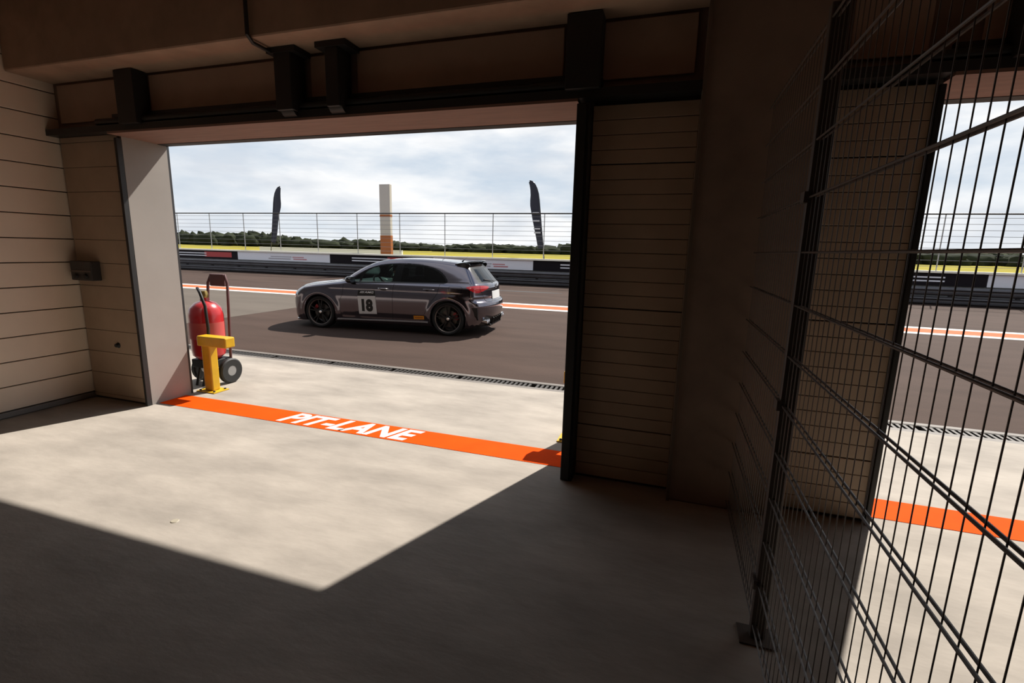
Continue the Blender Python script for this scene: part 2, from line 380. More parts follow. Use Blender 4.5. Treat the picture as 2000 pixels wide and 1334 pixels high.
for k in range(9):
    z = 1.42+.225*k
    if w0 is None: w0 = MB().tube([(-60, 0, 0), (60, 0, 0)], .008, 5).build('strand', FW, cf); q = w0
    else: q = w0.copy(); COL.objects.link(q); q.parent = cf
    q.location = (0, 0, z)
MB().tube([(-60, 0, 3.37), (60, 0, 3.37)], .03, 8).build('top_rail', FT, cf)
p0 = None
for k in range(30):
    x = -47.5+2.6*k
    if p0 is None: p0 = MB().tube([(0, 0, 1.25), (0, 0, 3.37)], .022, 8).build('fence_post', GALV, cf); q = p0
    else: q = p0.copy(); COL.objects.link(q); q.parent = cf
    q.location = (x, 0.03, 0)
# feather flags
FLAGD = mat('dark_flag_cloth', (.022, .024, .040), .7); FLAGB = mat('flag_print', (.5, .5, .55), .7)
def flag(x, y, h, w, lean, label, stripes):
    t = empty('feather_flag', (x, y, 0)); tag(t, label, 'flag')
    n = 26; pole = []
    for i in range(n+1):
        s = i/n; z = h*s if s < .8 else h*(.8+.2*math.sin((s-.8)/.2*math.pi/2))
        bx = lean*s + (0 if s < .8 else math.copysign(.42, lean)*(1-math.cos((s-.8)/.2*math.pi/2)))
        pole.append((bx, 0, z))
    MB().tube(pole, .022, 8).build('pole', BLKG, t, smooth=True)
    sgn = math.copysign(1, lean); v = []
    k0 = int(n*.36)
    for i in range(k0, n+1):
        px_, _, pz_ = pole[i]; s = (i-k0)/(n-k0)
        wd = w*min(1, .55+s*.7) if i < n*.8 else w*1.0*(1-(i-n*.8)/(n*.2))**.6
        x2 = px_ + sgn*wd if i < n*.8 else None
        if x2 is None: x2 = max(px_*sgn, (px_*sgn+wd))*sgn
        for yy in (-.006, .006): v += [(px_, yy+.02*math.sin(i*.7), pz_), ((px_+x2)/2, yy+.05*math.sin(i*.5), pz_-.02), (x2, yy+.03*math.sin(i*.6+1), pz_-.05)]
    m_ = MB(); rows = n-k0+1; fc = []
    for i in range(rows-1):
        a = i*6; b = a+6
        fc += [(a, a+1, b+1, b), (a+1, a+2, b+2, b+1), (a+4, a+3, b+3, b+4), (a+5, a+4, b+4, b+5), (a+2, a+5, b+5, b+2), (a+3, a, b, b+3)]
    fc += [(0, 3, 4, 1), (1, 4, 5, 2)]
    m_.add(v, fc).build('cloth', FLAGD, t, smooth=True)
    if stripes:
        for j in range(4):
            s = .50+j*.075; i = int(n*s); px_, _, pz_ = pole[i]
            MB().box(min(px_+sgn*.06, px_+sgn*w*.8), max(px_+sgn*.06, px_+sgn*w*.8), -.075, -.068, pz_-.05, pz_+.02).build('print_bar', FLAGB, t)
    MB().lathe([(0, 0), (.28, 0), (.28, .05), (.05, .09), (.04, .5), (0, .5)], 16, 'z').build('base', BLK, t, smooth=True)
flag(-23.9, 24.6, 5.05, .55, .75, 'dark feather flag leaning right, left of the orange pylon', False)
flag(-6.1, 24.6, 5.1, .50, -.62, 'dark feather flag with pale bars, near the right door jamb', True)
py_ = empty('pylon', (-15.55, 24.7, 0)); tag(py_, 'orange pylon with pale upper panel behind the catch fence', 'pylon')
MB().box(-.34, .34, -.12, .12, 0, 2.28).build('orange_base', mat('pylon_orange', (.34, .10, .02), .5), py_, bevel=.01)
MB().box(-.33, .33, -.11, .11, 2.29, 5.06).build('pale_panel', mat('pylon_cream', (.50, .46, .42), .5), py_, bevel=.01)
MB().box(-.335, .335, -.115, .115, 3.30, 3.42).build('orange_band', mat('pylon_orange', (.34, .10, .02), .5), py_)
fb = box('far_barrier', -78, -46, 78, 78.3, 0, 1.05, mat('far_white', (.85, .83, .78), .7)); tag(fb, 'distant white barrier in the grass, left of the pylon', 'barrier')

# forest on the horizon
fm = MB()
ico = bmesh.new(); bmesh.ops.create_icosphere(ico, subdivisions=2, radius=1.0)
iv = np.array([tuple(p.co) for p in ico.verts]); fi = [tuple(p.index for p in q.verts) for q in ico.faces]; ico.free()
for k in range(620):
    d = 205+rng.random()*70; ang = -1.25+2.25*k/620+rng.normal()*.004
    x, y = d*math.sin(ang)/max(.35, math.cos(ang)), d
    h = 4.4+1.3*math.sin(k*.021)+.6*math.sin(k*.11)+rng.random()*1.1
    h *= .80*math.hypot(x, y)/235
    r = 2.6+rng.random()*1.6
    j = 1+.22*rng.normal(size=(len(iv), 1))
    vv = iv*j*np.array([r*1.5, r, h*.62])+np.array([x, y, h*.40])
    fm.add(vv, fi)
me = bpy.data.meshes.new('forest'); me.from_pydata([tuple(map(float, p)) for p in fm.v], [], fm.f); me.shade_smooth(); me.materials.append(FOREST)
fo = bpy.data.objects.new('forest', me); COL.objects.link(fo); tag(fo, 'dark green forest belt along the horizon', 'forest', kind='stuff')

# ------------------------------------------------------------------ fire extinguisher trolley and yellow guards
fe = empty('wheeled_fire_extinguisher', (-5.14, 4.28, 0)); tag(fe, 'red wheeled fire extinguisher outside beside the left door jamb', 'fire extinguisher')
MB().lathe([(0, .30), (.12, .305), (.17, .35), (.18, .42), (.18, .82), (.165, .90), (.11, .96), (.05, .985), (.045, 1.02), (0, 1.02)], 32, 'z').build('cylinder', RED, fe, smooth=True)
MB().lathe([(.1805, .55), (.1825, .55), (.1825, .74), (.1805, .74)], 32, 'z').build('paper_band', mat('pale_red_band', (.50, .08, .07), .5), fe, smooth=True)
MB().lathe([(0, 1.02), (.04, 1.02), (.045, 1.06), (.03, 1.10), (0, 1.10)], 16, 'z').build('valve', mat('brass', (.5, .35, .12), .35, metal=.9), fe, smooth=True)
MB().tube([(.0, -.05, 1.08), (.05, -.12, 1.14), (.14, -.17, 1.10), (.20, -.17, .95), (.205, -.16, .7), (.19, -.16, .5), (.12, -.19, .42)], .016, 10).build('hose', BLK, fe, smooth=True)
MB().tube([(-.16, .14, .2), (-.16, .17, .9), (-.15, .19, 1.18), (-.11, .2, 1.27), (.11, .2, 1.27), (.15, .19, 1.18), (.16, .17, .9), (.16, .14, .2)], .016, 10).build('push_handle', mat('handle_maroon', (.12, .05, .05), .5), fe, smooth=True)
MB().box(-.11, .11, .175, .225, 1.14, 1.285).build('hose_holder', mat('handle_maroon', (.12, .05, .05), .5), fe, bevel=.01)
MB().box(-.15, .15, -.12, .16, .20, .30).build('carriage', BLK, fe, bevel=.01)
MB().tube([(-.05, -.1, .22), (-.05, -.16, .0)], .014, 8).build('stand', BLK, fe); MB().tube([(.05, -.1, .22), (.05, -.16, .0)], .014, 8).build('stand', BLK, fe)
for s in (-1, 1):
    w_ = MB().lathe([(.06, -.03), (.135, -.032), (.15, -.02), (.15, .02), (.135, .032), (.06, .03)], 28, 'x', (s*.21, .08, .15)).build('wheel', BLK, fe, smooth=True)
    MB().lathe([(0, -.028), (.06, -.028), (.06, .028), (0, .028)], 20, 'x', (s*.21, .08, .15)).build('hub', mat('hub_grey', (.35, .35, .35), .4, metal=.6), w_, smooth=True)
MB().tube([(-.21, .08, .15), (.21, .08, .15)], .014, 8).build('axle', BLK, fe)
def guard(x, y, s, label):
    t = empty('door_guard', (x, y, 0)); tag(t, label, 'bumper post', 'yellow door guards')
    MB().box(-.06, .06, -.05, .05, .012, .535).build('post', YEL, t, bevel=.012)
    a, b = sorted((-.10*s, .31*s))
    MB().box(a, b, -.065, .065, .52, .635).build('top_beam', YEL, t, bevel=.014)
    MB().box(-.13, .13, -.10, .10, 0, .012).build('base_plate', YEL, t, bevel=.003)
    for i in (-.1, .1):
        for j in (-.07, .07): MB().lathe([(0, .024), (.012, .024), (.012, .012)], 6, 'z', (i, j, 0)).build('bolt', DARKST, t)
guard(-4.84, 4.03, 1, 'yellow steel door guard beside the red extinguisher')
guard(-.71, 4.08, 1, 'yellow steel door guard half hidden by the right door jamb')
# floor anchor plate in the sunlit patch
ap = MB().lathe([(0, .004), (.02, .004), (.024, 0)], 20, 'z').build('floor_anchor', mat('anchor_steel', (.33, .29, .22), .6), smooth=True, loc=(-2.72, 1.93, 0)); tag(ap, 'small round floor anchor in the sunlit concrete', 'floor anchor')


# ================================================================== CAR (built from measured profiles)
car = empty('car', (-7.643, 8.91, 0), .09)
tag(car, 'dark grey hot hatchback with black wheels and door number 18', 'car')
PAINT = mat('dark_grey_metallic', (.165, .150, .178), .11, metal=.95, coat=1.0)
TRIMB = mat('window_trim_black', (.004, .004, .004), .3, spec=.25)
XWF, XWR, ZW, RA = .876, 3.605, .325, .362
def itp(x, t): return np.interp(x, [a for a, _ in t], [b for _, b in t])
def spl(t):
    # dense Catmull-Rom resample so profiles stay smooth
    P = np.array(t, float); xs = []; ys = []
    d = np.gradient(P[:, 1], P[:, 0])
    for i in range(len(P)-1):
        h = P[i+1, 0]-P[i, 0]
        sl = (P[i+1, 1]-P[i, 1])/h
        m0, m1 = d[i], d[i+1]
        if sl == 0: m0 = m1 = 0
        u = np.linspace(0, 1, 16, endpoint=False)
        y = (2*u**3-3*u**2+1)*P[i, 1]+(u**3-2*u**2+u)*h*m0+(-2*u**3+3*u**2)*P[i+1, 1]+(u**3-u**2)*h*m1
        xs += list(P[i, 0]+u*h); ys += list(y)
    xs.append(P[-1, 0]); ys.append(P[-1, 1])
    return np.array(xs), np.array(ys)
TOP = spl([(-.3, .55), (0, .715), (.06, .755), (.15, .80), (.3, .85), (.5, .893), (.8, .935), (1.0, .962), (1.14, .985), (1.22, 1.01), (1.3, 1.055), (1.45, 1.15), (1.6, 1.232), (1.75, 1.302), (1.9, 1.355), (2.1, 1.402), (2.4, 1.432), (2.7, 1.44), (3.1, 1.432), (3.5, 1.404), (3.8, 1.372), (4.0, 1.342), (4.2, 1.30), (4.6, 1.2)])
SIDE = spl([(0, .70), (.12, .815), (.2, .85), (.3, .872), (.42, .880), (.55, .889), (.68, .897), (.78, .897), (.87, .890), (.915, .883), (.935, .872), (.96, .848), (.985, .822), (1.03, .800), (1.1, .768), (1.2, .720), (1.3, .668), (1.38, .622), (1.5, .55)])
REAR = spl([(0, 4.05), (.15, 4.22), (.22, 4.29), (.32, 4.36), (.42, 4.392), (.52, 4.405), (.60, 4.402), (.645, 4.385), (.68, 4.34), (.76, 4.325), (.86, 4.318), (.93, 4.312), (.97, 4.295), (1.0, 4.262), (1.05, 4.215), (1.12, 4.153), (1.2, 4.082), (1.28, 4.012), (1.36, 3.945), (1.5, 3.83)])
FRONT = spl([(0, .14), (.15, .06), (.22, .03), (.35, .012), (.5, .0), (.62, .012), (.70, .04), (.76, .09), (.9, .25), (1.2, .6)])
PLAN = spl([(-.2, .93), (.3, .962), (.6, .985), (.9, 1.0), (1.5, .992), (2.3, .985), (3.1, .992), (3.6, 1.0), (3.9, .985), (4.2, .95), (4.6, .90)])
def smax(a, b, k):
    h = np.maximum(k-np.abs(a-b), 0)/k
    return np.maximum(a, b)+h*h*k*.25
def Fc(x, y, z):
    ay = np.abs(y)
    w = np.interp(z, *SIDE)*np.interp(x, *PLAN)
    up = np.clip((z-.98)/.4, 0, 1)
    w = w - up*(.10*np.clip((x-2.5)/1.6, 0, 1.3)**2) - up*.03*np.clip((2.1-x)/.8, 0, 1)
    for xc in (XWF, XWR):
        r = np.hypot(x-xc, z-ZW); w = w + .016*np.exp(-((r-.40)/.055)**2)*(z > .1)
    # character lines
    w = w - .010*np.exp(-((z-.30)/.07)**2)*np.clip((x-1.3)/.1, 0, 1)*np.clip((3.2-x)/.1, 0, 1)
    w = w - .006*np.exp(-((z-.80)/.025)**2)*np.clip((x-.9)/.3, 0, 1)*np.clip((4.0-x)/.3, 0, 1)
    xs = x-.28*ay*ay
    t = np.interp(xs, *TOP)-.045*ay*ay-.020*np.exp(-((ay-.47)/.12)**2)*np.clip((1.15-x)/.4, 0, 1)*np.clip((x-.05)/.2, 0, 1)*-.6
    rr = np.interp(z, *REAR)-.245*(ay/.88)**2.5
    # plate recess in the bumper corner region only near the centre
    fr = np.interp(z, *FRONT)+.34*(ay/.88)**2.6
    zb = .135+.05*np.clip((x-3.9)/.4, 0, 1)+.03*np.clip((.3-x)/.3, 0, 1)
    f = smax(ay-w, z-t, .075)
    f = smax(f, x-rr, .07)
    f = smax(f, fr-x, .09)
    return smax(f, zb-z, .04)
def solve(o, d, t1=2.6, it=30):
    lo = np.zeros(o.shape[:-1]); hi = np.full(o.shape[:-1], t1)
    for _ in range(it):
        m = (lo+hi)*.5; p = o+d*m[..., None]; ins = Fc(p[..., 0], p[..., 1], p[..., 2]) < 0
        lo = np.where(ins, m, lo); hi = np.where(ins, hi, m)
    return o+d*((lo+hi)*.5)[..., None]
def side_y(x, z):
    x = np.asarray(x, float); z = np.asarray(z, float); lo = np.zeros(x.shape); hi = np.full(x.shape, 1.2)
    for _ in range(30):
        m = (lo+hi)*.5; ins = Fc(x, m, z) < 0; lo = np.where(ins, m, lo); hi = np.where(ins, hi, m)
    return (lo+hi)*.5
def rear_x(y, z):
    y = np.asarray(y, float); z = np.asarray(z, float); lo = np.full(y.shape, 3.2); hi = np.full(y.shape, 4.7)
    for _ in range(30):
        m = (lo+hi)*.5; ins = Fc(m, y, z) < 0; lo = np.where(ins, m, lo); hi = np.where(ins, hi, m)
    return (lo+hi)*.5
def top_z(x, y):
    x = np.asarray(x, float); y = np.asarray(y, float); lo = np.full(x.shape, .5); hi = np.full(x.shape, 1.7)
    for _ in range(30):
        m = (lo+hi)*.5; ins = Fc(x, y, m) < 0; lo = np.where(ins, m, lo); hi = np.where(ins, hi, m)
    return (lo+hi)*.5
NT = 440
th = (np.arange(NT)+.5)/NT*2*math.pi
ring = np.stack([np.zeros(NT), np.cos(th), np.sin(th)], 1)
SX0, SX1, SZ = .80, 3.72, .62
O_, D_ = [], []
for ph in np.linspace(math.radians(88.5), math.radians(1), 95):
    O_.append(np.tile([SX0, 0, SZ], (NT, 1))); D_.append(math.cos(ph)*ring+np.array([-math.sin(ph), 0, 0]))
for x in np.linspace(SX0, SX1, 290):
    O_.append(np.tile([x, 0, SZ], (NT, 1))); D_.append(ring)
for ph in np.linspace(math.radians(.8), math.radians(88.5), 125):
    O_.append(np.tile([SX1, 0, SZ], (NT, 1))); D_.append(math.cos(ph)*ring+np.array([math.sin(ph), 0, 0]))
O_ = np.array(O_); D_ = np.array(D_); NR = len(O_)
V = solve(O_, D_)
# ---- outlines in side view (x, z)
def smooth_poly(P, n=10):
    P = np.array(P, float); k = len(P); o = []
    for i in range(k):
        p0, p1, p2, p3 = P[i-1], P[i], P[(i+1) % k], P[(i+2) % k]
        for u in np.linspace(0, 1, n, endpoint=False):
            o.append(.5*((2*p1)+(-p0+p2)*u+(2*p0-5*p1+4*p2-p3)*u*u+(-p0+3*p1-3*p2+p3)*u**3))
    return np.array(o)
DLO = np.array([(1.50, .932), (1.545, .985), (1.70, 1.098), (1.80, 1.168), (1.90, 1.225), (2.02, 1.272), (2.15, 1.305), (2.35, 1.327), (2.55, 1.335), (2.75, 1.336), (2.95, 1.328), (3.10, 1.310), (3.24, 1.279), (3.35, 1.238), (3.44, 1.186), (3.51, 1.130), (3.555, 1.077), (3.578, 1.03), (3.57, 1.002), (3.53, .992), (2.5, .968), (1.9, .946)])
GF = np.array([(1.79, .965), (1.82, 1.10), (1.90, 1.190), (2.02, 1.243), (2.15, 1.279), (2.35, 1.304), (2.495, 1.312), (2.47, 1.20), (2.435, .983), (2.1, .972)])
GQ = np.array([(1.60, .962), (1.66, 1.035), (1.755, 1.105), (1.745, .964)])
GR = np.array([(2.635, 1.313), (2.8, 1.312), (2.95, 1.304), (3.09, 1.287), (3.22, 1.257), (3.33, 1.215), (3.42, 1.162), (3.49, 1.105), (3.53, 1.05), (3.54, 1.018), (3.45, 1.012), (2.62, .992), (2.625, 1.15)])
DF = np.array([(1.43, .90), (1.40, .70), (1.345, .60), (1.335, .30), (1.36, .235), (2.46, .235), (2.475, .70), (2.505, .955), (2.0, .94), (1.6, .925)])
DR = np.array([(2.515, .955), (2.485, .70), (2.47, .235), (3.02, .235), (3.10, .34), (3.18, .50), (3.25, .60), (3.33, .70), (3.40, .80), (3.43, .90), (3.44, .982), (3.0, .972)])
FLAP = smooth_poly([(3.63, .935), (3.76, .943), (3.88, .935), (3.885, .83), (3.76, .812), (3.65, .82)], 4)
LAMPS = smooth_poly([(0, .935), (.1, .957), (.3, .966), (.55, .962), (.70, .948), (.77, .928), (.70, .898), (.5, .858), (.34, .836), (.2, .842), (.08, .885)], 4)
def pdist(px, pz, P):
    # signed distance-ish (negative inside) and closest point
    best = np.full(px.shape, 9.0); cx = px.copy(); cz = pz.copy(); ins = np.zeros(px.shape, bool)
    for i in range(len(P)):
        a = P[i-1]; b = P[i]; d = b-a; L2 = (d**2).sum()+1e-12
        t = np.clip(((px-a[0])*d[0]+(pz-a[1])*d[1])/L2, 0, 1); qx = a[0]+t*d[0]; qz = a[1]+t*d[1]
        ds = np.hypot(px-qx, pz-qz); m = ds < best; best = np.where(m, ds, best); cx = np.where(m, qx, cx); cz = np.where(m, qz, cz)
        c = ((a[1] > pz) != (b[1] > pz)) & (px < (b[0]-a[0])*(pz-a[1])/(b[1]-a[1]+1e-15)+a[0]); ins ^= c
    return np.where(ins, -best, best), cx, cz
FL = V.reshape(-1, 3).copy()
circ = lambda xc, r: np.array([(xc+r*math.cos(t), ZW+r*math.sin(t)) for t in np.linspace(0, 2*math.pi, 72, endpoint=False)])
SIDE_POLYS = [DLO, GF, GQ, GR, DF, DR, FLAP, circ(XWF, RA), circ(XWR, RA)]
sidev = np.abs(FL[:, 1]) > .5
for P in SIDE_POLYS:
    lo = P.min(0)-.02; hi = P.max(0)+.02
    m = np.where(sidev & (FL[:, 0] > lo[0]) & (FL[:, 0] < hi[0]) & (FL[:, 2] > lo[1]) & (FL[:, 2] < hi[1]))[0]
    d, cx, cz = pdist(FL[m, 0], FL[m, 2], P)
    k = np.abs(d) < .0052
    mm = m[k]; sy_ = np.sign(FL[mm, 1]); FL[mm, 0] = cx[k]; FL[mm, 2] = cz[k]; FL[mm, 1] = sy_*side_y(cx[k], cz[k])
# rear view outlines (y, z)
RW = np.array([(-.635, 1.012), (0, 1.0), (.635, 1.012), (.60, 1.20), (.565, 1.335), (0, 1.345), (-.565, 1.335), (-.60, 1.20)])
RWG = np.array([(-.52, 1.03), (0, 1.02), (.52, 1.03), (.46, 1.26), (0, 1.275), (-.46, 1.26)])
TG = np.array([(-.66, .99), (-.685, .90), (-.62, .80), (-.55, .66), (.55, .66), (.62, .80), (.685, .90), (.66, .99)])
DIFF = np.array([(-.62, .40), (-.50, .385), (-.36, .36), (.36, .36), (.50, .385), (.62, .40), (.70, .10), (-.70, .10)])
GRL = np.array([(-.60, .60), (.60, .60), (.66, .46), (.5, .34), (-.5, .34), (-.66, .46)])
rearv = (FL[:, 0] > 3.85)
for P in (RW, RWG):
    m = np.where(rearv & (np.abs(FL[:, 1]) < .66) & (FL[:, 2] > .99))[0]
    d, cy, cz = pdist(FL[m, 1], FL[m, 2], P); k = np.abs(d) < .0052; mm = m[k]
    FL[mm, 1] = cy[k]; FL[mm, 2] = cz[k]; FL[mm, 0] = rear_x(cy[k], cz[k])
# normals from the implicit gradient
e_ = .004
gx = Fc(FL[:, 0]+e_, FL[:, 1], FL[:, 2])-Fc(FL[:, 0]-e_, FL[:, 1], FL[:, 2])
gy = Fc(FL[:, 0], FL[:, 1]+e_, FL[:, 2])-Fc(FL[:, 0], FL[:, 1]-e_, FL[:, 2])
gz = Fc(FL[:, 0], FL[:, 1], FL[:, 2]+e_)-Fc(FL[:, 0], FL[:, 1], FL[:, 2]-e_)
NV = np.stack([gx, gy, gz], 1); NV /= np.linalg.norm(NV, axis=1, keepdims=True)+1e-12
ii, jj = np.meshgrid(np.arange(NR-1), np.arange(NT), indexing='ij'); j2 = (jj+1) % NT
Q = np.stack([ii*NT+jj, (ii+1)*NT+jj, (ii+1)*NT+j2, ii*NT+j2], -1).reshape(-1, 4)
C = FL[Q].mean(1); NC = NV[Q].mean(1)
a_, b_, c_, d_ = (FL[Q[:, k]] for k in range(4))
fn = np.cross(c_-a_, d_-b_); flip = (fn*NC).sum(1) < 0; Q[flip] = Q[flip][:, ::-1]
cx, cy, cz = C.T; ay = np.abs(cy)
reg = np.zeros(len(Q), int)   # 0 body
names = {0: 'body'}
def setr(mask, name, only=None):
    k = max(names)+1; names[k] = name; m = mask if only is None else mask & (reg == only); reg[m] = k; return k
side = ay > .45
def inp(P, u, w): return pdist(u, w, P)[0] < 0
sgns = ((-1, 'near'), (1, 'far'))
sidem = side & (np.abs(NC[:, 1]) > .30)
for s, _ in sgns:
    h_ = sidem & (np.sign(cy) == s)
    setr(h_ & inp(DF, cx, cz), 'door'); setr(h_ & inp(DR, cx, cz), 'door')
    setr(h_ & inp(DLO, cx, cz), 'window_surround')
    setr(h_ & inp(GF, cx, cz), 'side_window'); setr(h_ & inp(GQ, cx, cz), 'quarter_window'); setr(h_ & inp(GR, cx, cz), 'rear_side_window')
setr(sidem & (cy < 0) & inp(FLAP, cx, cz), 'fuel_flap')
# windscreen
ws = (NC[:, 2] > .35) & (cx > 1.245+.30*ay**2) & (cx < 1.86+.10*ay**2) & (ay < .735-.10*(cx-1.2)/.66) & (cz > .98)
setr(ws, 'windscreen')
setr((NC[:, 2] > .35) & (cx > .10+.33*(ay/.88)**2.4) & (cx < 1.215+.30*ay**2) & (ay < .705-.10*np.clip((.6-cx)/.6, 0, 1)) & (cz > .6), 'bonnet')
rr_ = NC[:, 0] > .25
setr(rr_ & inp(TG, cy, cz), 'tailgate')
setr(rr_ & inp(RW, cy, cz) & (cx > 3.8), 'rear_window_surround')
setr(rr_ & inp(RWG, cy, cz) & (cx > 3.8), 'rear_window')
setr((cx > 3.95) & (NC[:, 0] > -.1) & inp(DIFF, cy, cz) & (cz > .1), 'diffuser')
for s, _ in sgns:
    setr((np.sign(cy) == s) & (ay > .36) & inp(LAMPS, (cx-3.97)+(.86-ay), cz) & (cx > 3.93), 'tail_light')
setr((NC[:, 0] < -.3) & inp(GRL, cy, cz), 'grille')
for s, _ in sgns:
    setr((np.sign(cy) == s) & (cx < .62) & (ay > .42) & (cz > .60+.12*cx) & (cz < .70+.15*cx) & (NC[:, 0] < -.1) & (NC[:, 2] < .8), 'headlight')
# cut wheel arches and the strip inside them
cut = np.zeros(len(Q), bool)
for xc in (XWF, XWR): cut |= (np.hypot(cx-xc, cz-ZW) < RA) & (ay > .55)
reg[cut] = -1
REDL = mat('tail_lamp_red', (.42, .008, .014), .12, coat=1.0, emit=((1, .02, .03), .10))
GFR = glass('front_side_glass', (.74, .90, .81)); GRE = glass('privacy_glass', (.05, .05, .055)); GWS = glass('windscreen_glass', (.78, .90, .83)); GBK = glass('rear_glass', (.10, .11, .12))
PM = {'body': PAINT, 'door': PAINT, 'window_surround': TRIMB, 'side_window': GFR, 'quarter_window': GFR, 'rear_side_window': GRE, 'fuel_flap': PAINT, 'windscreen': GWS, 'bonnet': PAINT,
      'tailgate': PAINT, 'rear_window_surround': TRIMB, 'rear_window': GBK, 'diffuser': mat('black_plastic', (.012, .012, .012), .45), 'tail_light': REDL, 'grille': BLKG,
      'headlight': mat('headlight_lens', (.10, .10, .11), .1, coat=1.0, metal=.3)}
PL = {'rear_side_window': 'dark tinted glass', 'tail_light': 'red wraparound tail lamp', 'diffuser': 'black plastic rear diffuser', 'window_surround': 'gloss black window surround', 'side_window': 'green tinted glass'}
parts = {}
for k, nm in names.items():
    fs = Q[reg == k]
    if len(fs) == 0: continue
    u, inv = np.unique(fs.ravel(), return_inverse=True); inv = inv.reshape(-1, 4)
    me = bpy.data.meshes.new(nm); me.vertices.add(len(u)); me.vertices.foreach_set('co', FL[u].astype(np.float32).ravel())
    me.loops.add(len(inv)*4); me.loops.foreach_set('vertex_index', inv.astype(np.int32).ravel())
    me.polygons.add(len(inv)); me.polygons.foreach_set('loop_start', np.arange(0, len(inv)*4, 4, dtype=np.int32))
    me.update(calc_edges=True); me.validate(); me.shade_smooth()
    if len(me.vertices) == len(u): me.normals_split_custom_set_from_vertices(NV[u].tolist())
    me.materials.append(PM[nm])
    o = bpy.data.objects.new(nm, me); COL.objects.link(o); o.parent = car
    if nm in PL: o['label'] = PL[nm]
    parts.setdefault(nm, []).append(o)
# panel gaps: thin dark seams lying on the surface
def on_side(pts, s, off=0.0):
    p = np.array(pts, float); y = side_y(p[:, 0], p[:, 1])
    return [(a, s*(b+off), c) for a, b, c in zip(p[:, 0], y, p[:, 1])]
def dense(P, step=.03, close=False):
    o = []; P = [np.array(p, float) for p in P]; P = P+[P[0]] if close else P
    for a, b in zip(P[:-1], P[1:]):
        n = max(1, int(np.linalg.norm(b-a)/step)); o += [a+(b-a)*i/n for i in range(n)]
    return o+[P[-1]]
SEAM = mat('seam_black', (.004, .004, .004), .9)
for s, _ in sgns:
    b = parts['door']
    MB().tube(on_side(dense([(2.505, .965), (2.475, .70), (2.46, .235)]), s), .0035, 5).build('panel_seam', SEAM, car)
    MB().tube(on_side(dense(DR[2:11]), s), .003, 5).build('panel_seam', SEAM, car)
    MB().tube(on_side(dense(DF[:6]), s), .003, 5).build('panel_seam', SEAM, car)
    MB().tube(on_side(dense([(1.62, .936), (2.5, .962), (3.52, .985)]), s, .002), .004, 6).build('belt_trim', TRIMB, car)
MB().tube(on_side(dense(FLAP, .03, True), -1), .0026, 5).build('panel_seam', SEAM, car)
bl_ = [(.16+.33*(abs(y)/.88)**2.4, y) for y in np.linspace(-.66, .66, 24)]
for s in (-1, 1):
    xs_ = np.linspace(.36, 1.36, 30); ys_ = s*(.705-.10*np.clip((.6-xs_)/.6, 0, 1)); zz = top_z(xs_, ys_)
    MB().tube(list(zip(xs_, ys_, zz)), .0035, 5).build('bonnet_seam', SEAM, car)
for y0 in (-1, 1):
    zz = np.linspace(.66, .985, 14); yy = y0*np.interp(zz, [.66, .80, .90, .99], [.55, .62, .685, .66]); MB().tube(list(zip(rear_x(yy, zz), yy, zz)), .003, 5).build('tailgate_seam', SEAM, car)
yy = np.linspace(-.55, .55, 30); MB().tube(list(zip(rear_x(yy, yy*0+.66), yy, yy*0+.66)), .004, 5).build('tailgate_seam', SEAM, car)
